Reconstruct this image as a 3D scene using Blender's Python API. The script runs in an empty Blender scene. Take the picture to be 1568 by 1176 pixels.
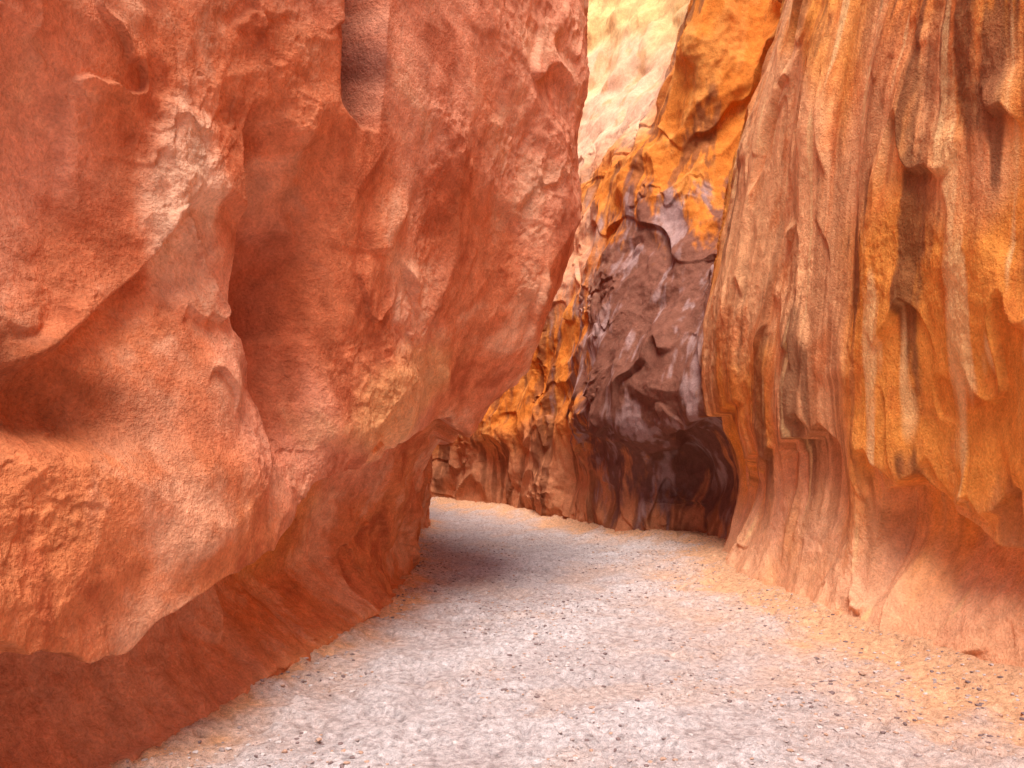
import bpy, math, numpy as np
rng = np.random.RandomState(7)
F = np.float32
# ------------------------------------------------------------ noise
_G = rng.normal(size=(1024,3)).astype(F); _G /= np.linalg.norm(_G,axis=1)[:,None]
_P = rng.permutation(1024)
def perlin(x,y,z,seed=0):
    x=x.astype(F)+F(seed*17.31); y=y.astype(F)+F(seed*9.17); z=z.astype(F)+F(seed*5.71)
    xi=np.floor(x); yi=np.floor(y); zi=np.floor(z)
    fx=x-xi; fy=y-yi; fz=z-zi
    xi=xi.astype(np.int32); yi=yi.astype(np.int32); zi=zi.astype(np.int32)
    u=fx*fx*fx*(fx*(fx*6-15)+10); v=fy*fy*fy*(fy*(fy*6-15)+10); w=fz*fz*fz*(fz*(fz*6-15)+10)
    def g(a,b,c):
        h=_P[(_P[(_P[(xi+a)&1023]+yi+b)&1023]+zi+c)&1023]
        q=_G[h]
        return q[...,0]*(fx-a)+q[...,1]*(fy-b)+q[...,2]*(fz-c)
    def L(a,b,t): return a+t*(b-a)
    r=L(L(L(g(0,0,0),g(1,0,0),u),L(g(0,1,0),g(1,1,0),u),v),
        L(L(g(0,0,1),g(1,0,1),u),L(g(0,1,1),g(1,1,1),u),v),w)
    return r*F(1.5)
def fbm(x,y,z,o=3,seed=0,gain=.5):
    s=0; a=1.0
    for i in range(o):
        s=s+a*perlin(x,y,z,seed+i*3); x=x*2.03; y=y*2.03; z=z*2.03; a*=gain
    return s
def sm(a,b,t):
    t=np.clip((t-a)/(b-a),0,1); return t*t*(3-2*t)
def saw(t,e=.07):
    f=t-np.floor(t); return f*f*(1-sm(1-e,1,f))
def hermite(K,V,T):
    K=np.asarray(K,float); V=np.asarray(V,float)
    h=np.diff(K); sh=(-1,)+(1,)*(V.ndim-1)
    d=np.diff(V,axis=0)/h.reshape(sh)
    m=np.empty_like(V); m[0]=d[0]; m[-1]=d[-1]
    h0=h[:-1].reshape(sh); h1=h[1:].reshape(sh)
    m[1:-1]=(h1*d[:-1]+h0*d[1:])/(h0+h1)
    i=np.clip(np.searchsorted(K,T,side='right')-1,0,len(K)-2)
    hh=h[i].reshape(sh); t=((T-K[i])/h[i]).reshape(sh)
    t2=t*t; t3=t2*t
    return (2*t3-3*t2+1)*V[i]+(t3-2*t2+t)*hh*m[i]+(-2*t3+3*t2)*V[i+1]+(t3-t2)*hh*m[i+1]
def samples(K,n):
    out=[np.linspace(K[i],K[i+1],n[i],endpoint=False) for i in range(len(n))]
    return np.concatenate(out+[np.array([K[-1]])])
def normals(P,flip):
    du=np.gradient(P,axis=0); dv=np.gradient(P,axis=1)
    n=np.cross(du,dv); n/= (np.linalg.norm(n,axis=2)[...,None]+1e-9)
    return -n if flip else n
def grid_mesh(name,P,col,mat,flip=False):
    nu,nv=P.shape[:2]
    idx=np.arange(nu*nv,dtype=np.int32).reshape(nu,nv)
    a,b,c,d=idx[:-1,:-1],idx[1:,:-1],idx[1:,1:],idx[:-1,1:]
    q=np.stack([a,b,c,d] if not flip else [a,d,c,b],axis=-1).reshape(-1,4)
    me=bpy.data.meshes.new(name)
    me.vertices.add(nu*nv); me.vertices.foreach_set('co',P.astype(F).ravel())
    me.loops.add(q.size); me.loops.foreach_set('vertex_index',q.ravel())
    me.polygons.add(len(q)); me.polygons.foreach_set('loop_start',np.arange(0,q.size,4,dtype=np.int32))
    me.polygons.foreach_set('loop_total',np.full(len(q),4,dtype=np.int32))
    me.polygons.foreach_set('use_smooth',np.ones(len(q),dtype=bool))
    me.update()
    ca=me.color_attributes.new('rock_tint','FLOAT_COLOR','POINT')
    c4=np.ones((nu*nv,4),F); c4[:,:3]=np.clip(col.reshape(-1,3),0.01,.92)
    ca.data.foreach_set('color',c4.ravel())
    me.materials.append(mat)
    ob=bpy.data.objects.new(name,me); bpy.context.scene.collection.objects.link(ob)
    return ob
def mix(a,b,m):
    m=m[...,None]; return a*(1-m)+np.asarray(b)*m
def ell(a,b,ca,cb,ra,rb,ang=0):
    c,s=math.cos(ang),math.sin(ang)
    p=((a-ca)*c+(b-cb)*s)/ra; q=(-(a-ca)*s+(b-cb)*c)/rb
    return np.exp(-(p*p+q*q))
# ------------------------------------------------------------ materials
def rock_mat(name,vert=1.0,bump=.02,speck=.35,fine=1.0):
    m=bpy.data.materials.new(name); m.use_nodes=True
    nt=m.node_tree; N=nt.nodes; Lk=nt.links
    b=N['Principled BSDF']; b.inputs['Roughness'].default_value=.95
    b.inputs['Specular IOR Level'].default_value=.1
    at=N.new('ShaderNodeAttribute'); at.attribute_name='rock_tint'
    tc=N.new('ShaderNodeTexCoord'); mp=N.new('ShaderNodeMapping')
    mp.inputs['Scale'].default_value=(1,1,vert); Lk.new(tc.outputs['Object'],mp.inputs[0])
    def noise(sc,det,rough=.6,src=mp):
        n=N.new('ShaderNodeTexNoise'); n.inputs['Scale'].default_value=sc
        n.inputs['Detail'].default_value=det; n.inputs['Roughness'].default_value=rough
        Lk.new(src.outputs[0] if src is mp else src.outputs['Object'],n.inputs['Vector']); return n
    n1=noise(9*fine,5,.72); n2=noise(55*fine,2,.7,tc)
    def rng_(n,lo,hi,a=.3,c=.7):
        r=N.new('ShaderNodeMapRange'); r.inputs[1].default_value=a; r.inputs[2].default_value=c
        r.inputs[3].default_value=lo; r.inputs[4].default_value=hi; Lk.new(n.outputs['Fac'],r.inputs[0]); return r
    def mul(a,b_):
        x=N.new('ShaderNodeMath'); x.operation='MULTIPLY'; Lk.new(a.outputs[0],x.inputs[0]); Lk.new(b_.outputs[0],x.inputs[1]); return x
    f=mul(rng_(n1,1-speck*.8,1+speck*.8),rng_(n2,1-speck*.6,1+speck*.6))
    vm=N.new('ShaderNodeVectorMath'); vm.operation='SCALE'
    Lk.new(at.outputs['Color'],vm.inputs[0]); Lk.new(f.outputs[0],vm.inputs['Scale'])
    Lk.new(vm.outputs[0],b.inputs['Base Color'])
    x=N.new('ShaderNodeMath'); x.operation='MULTIPLY_ADD'; x.inputs[1].default_value=.28
    Lk.new(n2.outputs['Fac'],x.inputs[0]); Lk.new(n1.outputs['Fac'],x.inputs[2])
    bp=N.new('ShaderNodeBump'); bp.inputs['Distance'].default_value=bump; bp.inputs['Strength'].default_value=1
    Lk.new(x.outputs[0],bp.inputs['Height']); Lk.new(bp.outputs[0],b.inputs['Normal'])
    return m
# ------------------------------------------------------------ LEFT WALL
LZ=[-.3,0,.4,.8,1.1,1.4,1.8,2.3,3,3.8,5,6.5,8,9.5,10.2,10.6]
LT={-9:[-5]*13+[-6,-12,-60], -4:[-3.6]*13+[-4.6,-10,-60],
0:[-2.6,-2.6,-2.6,-2.55,-2.5,-2.5,-2.5,-2.5,-2.5,-2.6,-2.8,-3,-3.5,-4.5,-9,-60],
2:[-2.15,-2.2,-2.2,-2.1,-2.0,-2.05,-2.15,-2.2,-2.25,-2.3,-2.4,-2.6,-3,-4,-9,-60],
3:[-2.0,-2.05,-2.02,-1.92,-1.84,-1.86,-1.96,-2.05,-2.05,-2.0,-2.0,-2.1,-2.5,-3.3,-8,-60],
4:[-1.75,-1.83,-1.8,-1.68,-1.58,-1.56,-1.66,-1.75,-1.7,-1.6,-1.5,-1.55,-1.9,-2.8,-8,-60],
5:[-1.6,-1.66,-1.64,-1.55,-1.45,-1.36,-1.34,-1.3,-1.2,-1.05,-.95,-1.0,-1.3,-2.1,-8,-60],
6:[-1.4,-1.46,-1.46,-1.42,-1.32,-1.17,-1.02,-.92,-.75,-.55,-.4,-.4,-.7,-1.5,-8,-60],
7:[-1.2,-1.26,-1.28,-1.25,-1.15,-1.0,-.72,-.45,-.2,0,.15,.15,-.1,-.9,-8,-60],
8:[-1.1,-1.15,-1.1,-1.0,-.92,-.78,-.42,.05,.42,.66,.76,.70,.44,-.4,-8,-60],
9:[-1.13,-1.18,-1.15,-1.05,-.97,-.9,-.6,-.1,.3,.55,.65,.6,.4,-.4,-8,-60],
10.5:[-1.3,-1.3,-1.28,-1.22,-1.17,-1.15,-1.1,-.9,-.6,-.3,-.2,-.2,-.4,-1,-9,-60],
13:[-1.6,-1.6,-1.55,-1.5,-1.5,-1.5,-1.5,-1.5,-1.5,-1.4,-1.3,-1.5,-2,-3,-10,-60],
16:[-1.75]*10+[-1.8,-2,-2.5,-3.5,-10,-60],
18.5:[-3]*11+[-3.2,-3.6,-4.5,-12,-60], 21:[-6]*12+[-6.5,-7.5,-15,-60], 24:[-12]*13+[-13,-20,-60]}
ys=sorted(LT)
cnt=[8,20,40,120,180,180,150,120,90,50,40,30,20,15,12,8]
T=samples(ys,cnt)
X=hermite(ys,np.array([LT[k] for k in ys]),T)
zn=[16,50,60,60,60,60,66,84,90,90,70,30,20,6,8]
kz=[-.3,0,.4,.8,1.1,1.4,1.8,2.3,3,3.8,5,6.5,8,9.5,11,14]
Tz=samples(kz,zn)
X=hermite(kz,X.T.copy(),Tz).T
Z=np.interp(Tz,kz,LZ)
P=np.stack([X,np.repeat(T[:,None],len(Tz),1),np.repeat(Z[None,:],len(T),0)],-1)
n=normals(P,False)
x,y,z=[P[...,i].astype(F) for i in range(3)]
near=1-sm(9.5,10.2,z)
wx=perlin(x*.9,y*.9,z*.9,1); wy=perlin(x*.9,y*.9,z*.9,2); wz=perlin(x*.9,y*.9,z*.9,3)
X1,Y1,Z1=x+wx*.25,y+wy*.25,z+wz*.25
big=fbm(x*.6,y*.6,z*.6,2,5); med=fbm(X1*1.9,Y1*1.9,Z1*1.9,3,8,.5)
cr1=fbm(X1*.55,Y1*.55,Z1*.55,1,12); cr2=fbm(X1*1.2,Y1*1.2,Z1*1.0,2,17,.35)
s1=fbm(X1*.6,Y1*.6,Z1*.45,2,19,.35); s2=fbm(X1*1.7,Y1*1.7,Z1*1.7,3,23,.45); s3=fbm(X1*4,Y1*4,Z1*4,3,31)
mask=sm(.0,.4,fbm(x*.8,y*.8,z*.8,2,41)); mask2=sm(-.05,.3,fbm(x*1.1,y*1.1,z*1.1,2,44)); mask4=sm(-.1,.3,fbm(x*.9,y*.9,z*.9,2,47))
d=.08*big+.018*med-.16*np.abs(cr1)-.07*np.abs(cr2)
d+=.10*saw(-z*.45+s1*.8+.15,.045)*(.15+.85*mask2)+.05*saw(-z*.7+s2*1.0,.05)*mask+.012*saw(-z*1.5+s3*1.0,.1)*mask4
d+=.014*fbm(x*5,y*5,z*5,5,51,.6)*(.3+.9*mask4)
# fracture step
e=sm(-.015,.015,(y-4.42)+.10*perlin(x*0,y*0,z*2,61)+.03*(z-3))
fz=sm(2.2,2.35,z+.1*med)*(1-sm(3.4,3.6,z+.1*med))
d+=-.20*e*fz*(1-sm(4.5,5.3,y))
d+=-.32*ell(y,z,4.80,2.25,.26,.62,.1)
# crevice high up
cy=5.38-.10*(z-3.8)+.05*perlin(y*0,y*0,z*3,63)
e2=1-sm(-.02,.02,y-cy)
d+=-.52*e2*sm(-.45,.0,y-cy)*sm(3.75,3.85,z+.06*perlin(y*5,y*5,z*3,62))*(1-sm(5.2,6,z))
# undercut lip along the foot of the bulge
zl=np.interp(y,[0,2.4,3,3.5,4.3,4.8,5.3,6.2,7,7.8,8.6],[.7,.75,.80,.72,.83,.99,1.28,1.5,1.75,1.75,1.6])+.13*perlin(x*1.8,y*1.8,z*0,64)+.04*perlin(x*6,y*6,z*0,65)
soft=np.interp(y,[2,4.4,5.2],[.02,.03,.05])
below=1-sm(-1,.6,(z-zl)/soft)
amp=np.interp(y,[1,3,4.2,4.8,6,7.5,9,10],[.40,.48,.40,.48,.62,.38,.12,0])
d+=-amp*below*sm(.0,.6,z-.02)**.7
d+=.020*fbm(x*3,y*3,z*5,5,67,.6)*below
d+=.10*sm(-.0,.02,z-zl)*(1-sm(.0,.5,z-zl))*np.interp(y,[1,4.5,8.5],[1,.7,0])
d+=-.18*ell(y,z,3.25,1.74,.40,.15,-.15)
d+=.12*ell(y,z,5.9,2.0,.5,.35,.5)
d*=np.where(z<.05,.5,1)*near
P=P+n*d[...,None]
col=np.zeros(P.shape)+np.array([.66,.22,.105])
c1=fbm(x*.6,y*.6,z*.6,3,71); c2=fbm(X1*1.5,Y1*1.5,Z1*1.5,5,75,.65); c3=fbm(x*7,y*7,z*3.0,3,79)
col=mix(col,[.74,.33,.215],sm(-.2,.5,c1+.18*(z-2.4))*.8)
col=mix(col,[.66,.235,.085],sm(-.1,.6,-c1*.6+.45*(2.0-z)-.1)*.6)
col=mix(col,[.84,.47,.30],sm(.0,.8,c2)*.6)
col=mix(col,[.42,.095,.04],sm(.05,.7,-c2-.05)*.65)
col=mix(col,[.36,.075,.028],sm(.2,.8,ell(y,z,4.85,2.25,.36,.85)+.25*c2)*.85)  # shade of the hollow beside the fracture, painted into the tint
col=mix(col,[.34,.09,.035],sm(.2,.8,ell(y,z,3.2,1.82,.55,.27,-.15)+.2*c2)*.8)  # left recess: its shade is darkened into the vertex colour
col=mix(col,[.34,.11,.08],sm(.3,.8,ell(y,z,5.15,4.2,.26,.6)+.2*c2)*.75)  # crease shadow of the high crevice, painted as dark colour
col=mix(col,[.76,.40,.17],sm(.2,.7,ell(y,z,6.2,1.98,.9,.40,.35)+.2*c2)*.6)
col=mix(col,[.72,.31,.06],sm(.2,.8,ell(y,z,6.0,.95,.7,.45)+.15*c2)*.8)
col=mix(col,[.88,.60,.43],sm(.2,.9,ell(y,z,4.0,2.85,.30,.65)+.35*c2)*.6)
col=mix(col,[.56,.225,.14],sm(-.03,.03,zl-z)*np.interp(y,[1,4.6,5.6],[.7,.6,0]))  # undercut shade: rock colour darkened below the lip
vs=fbm(x*5,y*5,z*.25,2,83)
col*=(1+.10*np.clip(c3,-1,1)+.07*vs)[...,None]
left_mat=rock_mat('left_sandstone',1.0,.027,.27)
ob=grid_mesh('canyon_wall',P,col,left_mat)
# ------------------------------------------------------------ RIGHT + FAR WALL
RZ=[-.3,0,.5,1,1.5,1.8,2.3,3,4,5.5,7,8.5,10,14,20,30]
def row(y0,xs): return [(a,y0) for a in xs]
RT=[
 row(-9,[5.5]*12+[6,8,12,60]), row(-4,[4.6]*12+[5,7,12,60]), row(0,[3.9]*12+[4.4,6.5,11,60]),
 row(3,[3.6]*10+[3.8,4.2,4.8,6.5,11,60]),
 row(4.2,[3.4,3.5,3.5,3.48,3.45,3.42,3.35,3.3,3.35,3.5,3.8,4.2,4.8,6.5,11,60]),
 row(5,[3.1,3.28,3.38,3.38,3.3,3.28,3.2,3.18,3.22,3.4,3.7,4.1,4.7,6.5,11,60]),
 row(6.7,[2.62,2.8,3.0,3.07,3.02,3.0,2.95,2.93,3.0,3.2,3.5,3.9,4.6,6.4,11,60]),
 row(8.5,[2.45,2.6,2.82,2.9,2.86,2.8,2.78,2.8,2.9,3.1,3.4,3.8,4.5,6.2,11,60]),
 row(10.3,[2.5,2.65,2.85,2.93,2.9,2.78,2.66,2.7,2.85,3.05,3.45,3.85,4.3,6,11,60]),
 [(3.2,11.8)]*4+[(3.05,11.6),(2.85,11.3),(2.70,11.2),(2.78,11.4),(3.1,11.9),(3.65,12.6),(4.1,13),(4.3,13.2),(4.6,13.3),(6.5,14),(11,15),(60,16)],
 [(2.9,12.9)]*4+[(2.7,12.6),(2.35,12.2),(2.2,12.0),(2.3,12.1),(2.6,12.5),(2.95,13),(3.15,13.4),(3.05,13.2),(3.4,13.6),(4.6,15),(7,18),(60,24)],
 [(2.0,13.3)]*4+[(1.9,13.1),(1.72,12.75),(1.70,12.7),(1.8,13),(2.0,13.3),(2.3,13.8),(2.5,14.2),(2.95,15.1),(3.7,16.6),(4.8,19.5),(6.2,23),(40,45)],
 [(1.4,14.6)]*4+[(1.32,14.4),(1.2,14.1),(1.25,14.1),(1.4,14.3),(1.5,14.6),(1.7,15),(1.9,15.5),(2.35,16.8),(3.0,18.3),(3.9,21),(5,24),(30,55)],
 [(.8,16)]*4+[(.78,15.9),(.75,15.7),(.8,15.7),(.9,15.8),(1.0,16.1),(1.2,16.6),(1.4,17.2),(1.8,18.4),(2.2,19.8),(2.9,22),(3.9,25),(20,60)],
 [(-.6,19)]*4+[(-.6,18.9),(-.6,18.7),(-.5,18.7),(-.4,18.8),(-.3,19),(-.2,19.3),(0,19.6),(.3,20.4),(.7,21.5),(1.3,23.5),(2,26),(12,66)],
 [(-2.2,21)]*8+[(-2.1,21.2),(-2,21.5),(-1.8,22),(-1.5,22.5),(-1.3,23.5),(-1,25),(0,28),(4,70)],
 [(-5,23)]*8+[(-5,23.2),(-5,23.5),(-5,24),(-5,25),(-5,26),(-5,28),(-5,31),(-5,75)],
 [(-12,24)]*8+[(-12,24.2),(-12,24.5),(-12,25),(-12,26),(-12,27),(-12,29),(-12,33),(-12,75)],
]
A=np.array(RT)
ku=[0]
for i in range(1,len(RT)): ku.append(ku[-1]+float(np.linalg.norm(A[i,1]-A[i-1,1]))+.2)
cnt=[8,14,20,40,60,190,170,140,90,60,80,90,90,90,50,20,12]
T=samples(ku,cnt)
B=hermite(ku,A,T)
kz=[-.3,0,.5,1,1.5,1.8,2.3,3,4,5.5,7,8.5,10.5,15,22,34]
zn=[12,44,48,48,44,52,66,85,96,80,80,60,60,50,12]
Tz=samples(kz,zn)
B=hermite(kz,B.transpose(1,0,2).copy(),Tz).transpose(1,0,2)
Z=np.interp(Tz,kz,RZ)
P=np.concatenate([B,np.repeat(Z[None,:],len(T),0)[...,None]],-1)
n=normals(P,True)
x,y,z=[P[...,i].astype(F) for i in range(3)]
U=np.repeat(T[:,None],len(Tz),1).astype(F)
u_fin=ku[8]; uo=U-u_fin
nearw=1-sm(.2,1.6,uo)
bench=sm(8.0,9.5,z)*sm(3.5,5,uo)
fade=1-sm(20,29,z)
wx=perlin(x*.8,y*.8,z*.5,101); wy=perlin(x*.8,y*.8,z*.5,102); wz=perlin(x*.8,y*.8,z*.6,103)
X1,Y1,Z1=x+wx*.2,y+wy*.2,z+wz*.5
big=fbm(x*.5,y*.5,z*.3,2,105)
fl=fbm(X1*1.3,Y1*1.3,Z1*.12,2,111,.4); fl2=fbm(X1*3.6,Y1*3.6,Z1*.25,2,115)
s1=fbm(X1*1.0,Y1*1.0,Z1*.25,2,121,.3); s2=fbm(X1*2.2,Y1*2.2,Z1*.8,2,128,.35); s3=fbm(x*.8,y*.8,z*.8,2,131)
s4=fbm(X1*.9,Y1*.9,Z1*.8,2,133,.35); s5=fbm(X1*1.6,Y1*1.6,Z1*.45,3,174,.4); s6=fbm(X1*1.8,Y1*1.8,Z1*1.8,3,136,.5)
cr=fbm(X1*.9,Y1*.9,Z1*.25,2,139,.35); crf=fbm(X1*.8,Y1*.8,Z1*.8,2,149,.4)
mask=sm(.0,.4,fbm(x*.8,y*.8,z*.6,2,135)); mask2=sm(-.1,.25,fbm(x*1.3,y*1.3,z*.6,2,137))
mask3=sm(-.05,.3,fbm(x*1.0,y*1.0,z*.7,2,138)+.06*(1.8-z)); mask4=sm(-.1,.3,fbm(x*.9,y*.9,z*.9,2,142))
d=.10*big
d+=nearw*(.10*fl+.014*fl2-.10*np.abs(cr)+.07*saw(-z*.2+s1*1.0,.05)*(.1+.9*mask2)+.035*saw(-z*.6+s2*.8,.06)*mask+.08*saw(-z*.8+s5*.8,.05)*mask3)
d+=(1-nearw)*(1-bench)*(.12*s3-.20*np.abs(crf)+.05*s6+.13*saw(-z*.4+s4*.9,.04)*(.3+.7*mask2)+.05*saw(-z*.7+s6*.8,.06)*mask+.05*fl*sm(2,4,z))
d+=bench*(.30*s3+.12*saw(-z*.35+s4*.7,.3)+.04*s5)
d+=.013*fbm(x*5,y*5,z*4,5,141,.6)*(.35+.8*mask4)
# arched hollows with a lip at the foot of the near wall
zl2=np.interp(y,[4.3,4.9,5.3,5.7,6.0,6.4,6.6],[.8,.9,.92,1.08,1.32,1.18,.6])+.07*perlin(y*4,y*0,y*0,147)
d+=-.30*(1-sm(-.02,.02,z-zl2))*sm(.1,.95,z)*sm(4.3,4.8,y)*(1-sm(6.42,6.58,y))
d+=.10*ell(y,z,6.72,1.05,.14,.7)
zl3=np.interp(y,[7,7.4,8,8.4],[1.5,1.75,1.6,1.3])+.07*perlin(y*4,y*0,y*0,148)
d+=-.18*(1-sm(-.02,.02,z-zl3))*sm(.6,1.6,z)*sm(7.05,7.2,y)*(1-sm(8.1,8.25,y))
zl4=np.interp(y,[8.8,9.2,9.8,10.2],[1.1,1.5,1.3,.8])
d+=-.14*(1-sm(-.02,.02,z-zl4))*sm(.3,1.3,z)*sm(8.8,9,y)*(1-sm(9.9,10.1,y))*nearw
# crack high on the fin
cy=9.2+(z-5.0)*-.45+.12*perlin(z*1.5,z*0,z*0,144)
d+=-.7*np.exp(-((y-cy)/.09)**2)*sm(4.6,5.4,z)*(1-sm(6.6,7.0,z))*nearw
# long overhang lip on the far wall
zl=np.interp(uo,[-1.2,0,1.2,2.6,3.8,5,6.5,9],[2.1,2.1,1.95,1.75,1.5,1.8,2.0,2.1])+.26*perlin(x*1.3,y*1.3,z*0,145)+.10*perlin(x*4,y*4,z*0,146)
below=1-sm(-.05,.03,z-zl)
amp=np.interp(uo,[-1.2,-.3,.8,2.6,3.8,6,10],[0,.18,.20,.24,.16,.05,0])
d+=-amp*below*sm(0,1.4,z+.3)
P=P+n*(d*fade*np.where(z<.05,.5,1))[...,None]
c1=fbm(x*.6,y*.6,z*.35,3,151); c2=fbm(X1*1.6,Y1*1.6,Z1*.7,5,155,.62)
st=fbm(X1*2.1,Y1*2.1,Z1*.12,4,161,.6); st2=fbm(X1*9,Y1*9,z*.3,2,165); st3=fbm(X1*3,Y1*3,z*.9,4,168,.7)
st4=fbm(X1*4,Y1*4,z*.14,3,171,.55)
near_c=np.zeros(P.shape)+np.array([.80,.31,.065])
near_c=mix(near_c,[.86,.45,.23],sm(-.1,.5,c1+1.1*ell(y,z,8.8,4.6,1.6,2.4)-.15)*.9)
near_c=mix(near_c,[.64,.17,.04],sm(.05,.6,-c2)*.55)
near_c=mix(near_c,[.82,.45,.29],(1-sm(.3,1.7,z+.5*c2))*.75)
pale=1-.8*ell(y,z,8.9,5.0,1.3,2.2)
dk=sm(.12,.42,st-.12+.22*st3+.60*ell(y,z,6.75,3.4,.34,1.4)+.75*ell(y,z,5.2,4.3,.7,.9)+.40*ell(y,z,6.0,3.3,.12,1.2)+.45*ell(y,z,7.6,2.4,.18,1.1))*sm(.4,1.8,z+.3*st)*pale
near_c=mix(near_c,[.17,.065,.035],dk*.78)
near_c=mix(near_c,[.34,.12,.05],sm(.14,.45,st4+.2*c1)*.55*sm(.3,1.2,z)*pale)
near_c=mix(near_c,[.92,.62,.30],sm(.2,.45,-st4*.8+.7*ell(y,z,6.05,2.0,.10,.8)+.6*ell(y,z,5.4,2.4,.12,.7)-.12)*.65)
far=np.zeros(P.shape)+np.array([.68,.21,.035])
far=mix(far,[.78,.34,.09],sm(0,.5,c2)*.5)
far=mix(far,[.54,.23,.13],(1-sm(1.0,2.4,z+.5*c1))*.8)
vm=sm(.08,.40,ell(uo,z,3.6,3.2,3.4,2.5,.28)*1.15+.25*st+.30*st3-.18)
far=mix(far,[.165,.075,.068],vm*.86)
far=mix(far,[.52,.36,.36],vm*sm(.0,.6,c2+st2*.4)*.55)
far=mix(far,[.22,.075,.035],sm(.08,.36,st+.3*st3)*.75*(1-vm))
far=mix(far,[.80,.46,.31],sm(.0,.5,ell(x,z,1.2,5.8,.6,1.8)-.35+.3*st)*.6)
far=mix(far,[.80,.48,.31],sm(7.2,8.6,z+.4*c1)*sm(3.6,5,uo))  # sunlit look of the bench painted in as paler rock
far=mix(far,[.84,.56,.24],sm(10,13,z+1.5*c1)*sm(3.6,5,uo))  # upper slope: sunlight painted as yellow-cream colour
far=mix(far,[.66,.34,.15],sm(.1,.6,-c2)*bench*.7)
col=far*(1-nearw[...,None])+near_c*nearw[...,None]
col*=(1+.06*st2)[...,None]
right_mat=rock_mat('right_sandstone',.7,.027,.27)
ob=grid_mesh('canyon_wall.001',P,col,right_mat,True)
# ------------------------------------------------------------ GROUND
def axis(segs):
    return np.concatenate([np.linspace(a,b,k,endpoint=False) for a,b,k in segs]+[[segs[-1][1]]])
gx=axis([(-600,-30,14),(-30,-6,24),(-6,-2.6,50),(-2.6,4,420),(4,8,40),(8,30,22),(30,600,14)])
gy=axis([(-600,-20,14),(-20,1.5,60),(1.5,9,540),(9,14,140),(14,26,120),(26,60,30),(60,700,14)])
GX,GY=np.meshgrid(gx,gy,indexing='ij'); GX=GX.astype(F); GY=GY.astype(F); O=GX*0
lx=np.interp(gy,ys,[LT[k][1] for k in ys])
rx=np.interp(gy,[-9,-4,0,3,4.2,5,6.7,8.5,10.3,12,13.2,14.6,16,19,21],[5.5,4.6,3.9,3.6,3.5,3.28,2.8,2.6,2.65,3.2,2.2,1.4,.8,-.6,-2.2])
dl=GX-lx[None,:]; dr=rx[None,:]-GX
inside=(GY>-8)&(GY<22)
gn=fbm(GX*.7,GY*.7,O,3,201); g2=fbm(GX*3,GY*3,O,3,205); g3=fbm(GX*14,GY*14,O,4,211,.7)
g5=fbm(GX*5.5,GY*4,O,2,227); g6=fbm(GX*34,GY*34,O,2,231)
h=.035*gn+.020*g2+.012*g3*(.4+sm(-.3,.4,g2))-.026*sm(.15,.40,g5)
h+=.17*np.exp(-np.clip(dr,0,9)/.40)*inside+.07*np.exp(-np.clip(dl,0,9)/.2)*inside
h*=np.where(np.abs(GX)<40,1,.3)
h-=.03
GP=np.stack([GX,GY,h],-1)
gc=np.zeros(GP.shape)+np.array([.49,.43,.445])
gc=mix(gc,[.60,.545,.57],sm(0,.5,gn+.5*g2)*.6)
gc=mix(gc,[.27,.215,.22],sm(.1,.7,-g3-.3*g2)*.6)
gc=mix(gc,[.24,.19,.19],sm(.25,.6,g6)*sm(-.2,.3,g2+gn*.5)*.6)
gc=mix(gc,[.54,.39,.33],sm(.1,.5,fbm(GX*1.3,GY*1.3,O,3,223))*.4)
sand=np.exp(-np.clip(dr-.15+.6*g2*.7+.35*gn,0,9)/.65)+.9*np.exp(-np.clip(dl+.2*g2,0,9)/.22)
gc=mix(gc,[.70,.39,.23],np.clip(sand*1.15,0,1)*inside)
gc=mix(gc,[.68,.40,.26],(~inside)*.7)
gm=rock_mat('sandy_gravel',1,.024,.50,2.6)
grid_mesh('ground',GP,gc,gm)
# ------------------------------------------------------------ GRAVEL (one mesh)
def gh(px,py):
    i=np.clip(np.searchsorted(gx,px)-1,0,len(gx)-2); j=np.clip(np.searchsorted(gy,py)-1,0,len(gy)-2)
    return h[i,j]
import bmesh
bm=bmesh.new(); bmesh.ops.create_icosphere(bm,subdivisions=1,radius=1)
bm.verts.ensure_lookup_table(); V0=np.array([v.co[:] for v in bm.verts]); F0=np.array([[v.index for v in f.verts] for f in bm.faces]); bm.free()
NP=32000
py=2.6+rng.rand(NP)**1.7*11; lx2=np.interp(py,gy,lx); rx2=np.interp(py,gy,rx)
t=rng.rand(NP); px=lx2+(rx2-lx2)*t
clump=perlin(px*1.2,py*1.2,px*0,250)+.6*perlin(px*4,py*4,px*0,251)
keep=clump>-.1+.5*(rng.rand(NP)-.5)
px,py=px[keep],py[keep]; NP=len(px)
sz=.0025+.013*rng.rand(NP)**4
sz[:70]*=2.2
V=np.repeat(V0[None],NP,0)*(1+.5*(rng.rand(NP,len(V0),1)-.5))
V*=(sz[:,None]*np.stack([.8+.9*rng.rand(NP),.8+.9*rng.rand(NP),.4+.4*rng.rand(NP)],1))[:,None,:]
a=rng.rand(NP)*6.283; c,s=np.cos(a)[:,None],np.sin(a)[:,None]
V=np.stack([V[...,0]*c-V[...,1]*s,V[...,0]*s+V[...,1]*c,V[...,2]],-1)
V+=np.stack([px,py,gh(px,py)+sz*.2],1)[:,None,:]
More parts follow.
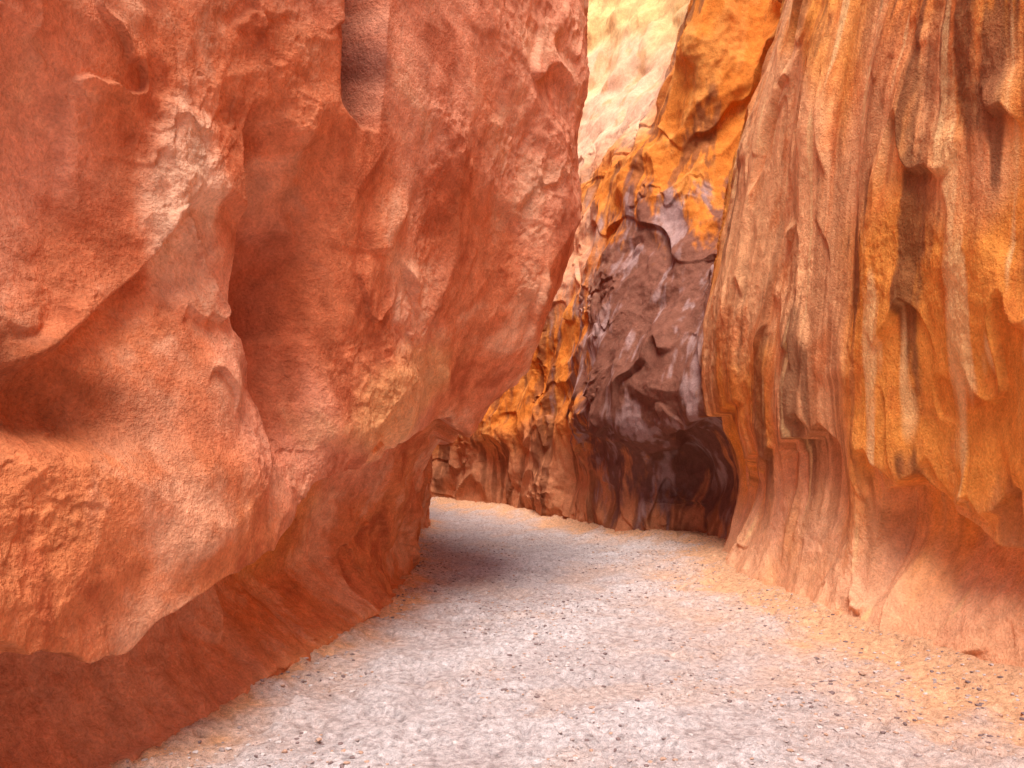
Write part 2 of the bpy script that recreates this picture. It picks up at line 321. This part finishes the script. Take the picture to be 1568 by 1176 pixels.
Fq=(F0[None]+(np.arange(NP)*len(V0))[:,None,None]).reshape(-1,3)
me=bpy.data.meshes.new('gravel'); me.from_pydata(V.reshape(-1,3).tolist(),[],Fq.tolist())
ca=me.color_attributes.new('rock_tint','FLOAT_COLOR','POINT')
base=np.array([[.48,.40,.39],[.38,.30,.29],[.56,.50,.50],[.46,.29,.22],[.20,.14,.14]])[rng.randint(0,5,NP)]
c4=np.ones((NP,len(V0),4)); c4[...,:3]=base[:,None,:]
ca.data.foreach_set('color',c4.astype(F).ravel())
me.materials.append(rock_mat('pebble_stone',1,.004,.3,2)); 
bpy.context.scene.collection.objects.link(bpy.data.objects.new('gravel',me))
# ------------------------------------------------------------ LIGHT
S=np.array([-.03,-.43,.90]); S/=np.linalg.norm(S)
el=math.asin(S[2]); az=math.atan2(S[0],S[1])
w=bpy.data.worlds.new('World'); bpy.context.scene.world=w; w.use_nodes=True
nt=w.node_tree; bg=nt.nodes['Background']; sk=nt.nodes.new('ShaderNodeTexSky')
sk.sky_type='NISHITA'; sk.sun_disc=False; sk.sun_elevation=el; sk.sun_rotation=az; sk.dust_density=3
nt.links.new(sk.outputs[0],bg.inputs[0]); bg.inputs[1].default_value=.15
ld=bpy.data.lights.new('sun','SUN'); ld.energy=5; ld.angle=math.radians(30); ld.color=(1,.94,.84)
lo=bpy.data.objects.new('sun',ld); bpy.context.scene.collection.objects.link(lo)
from mathutils import Vector
lo.rotation_euler=Vector(S).to_track_quat('Z','Y').to_euler(); lo.location=(0,-10,20)
# ------------------------------------------------------------ CAMERA
cd=bpy.data.cameras.new('camera'); cam=bpy.data.objects.new('camera',cd); bpy.context.scene.collection.objects.link(cam)
cam.location=(0,0,1.6); cam.rotation_euler=(math.radians(90),0,0)
cd.sensor_width=36; cd.lens=36*1180/1568; cd.shift_y=.0587; cd.clip_end=3000; cd.clip_start=.05
sc=bpy.context.scene; sc.camera=cam
sc.view_settings.view_transform='Standard'; sc.view_settings.look='None'; sc.view_settings.exposure=0
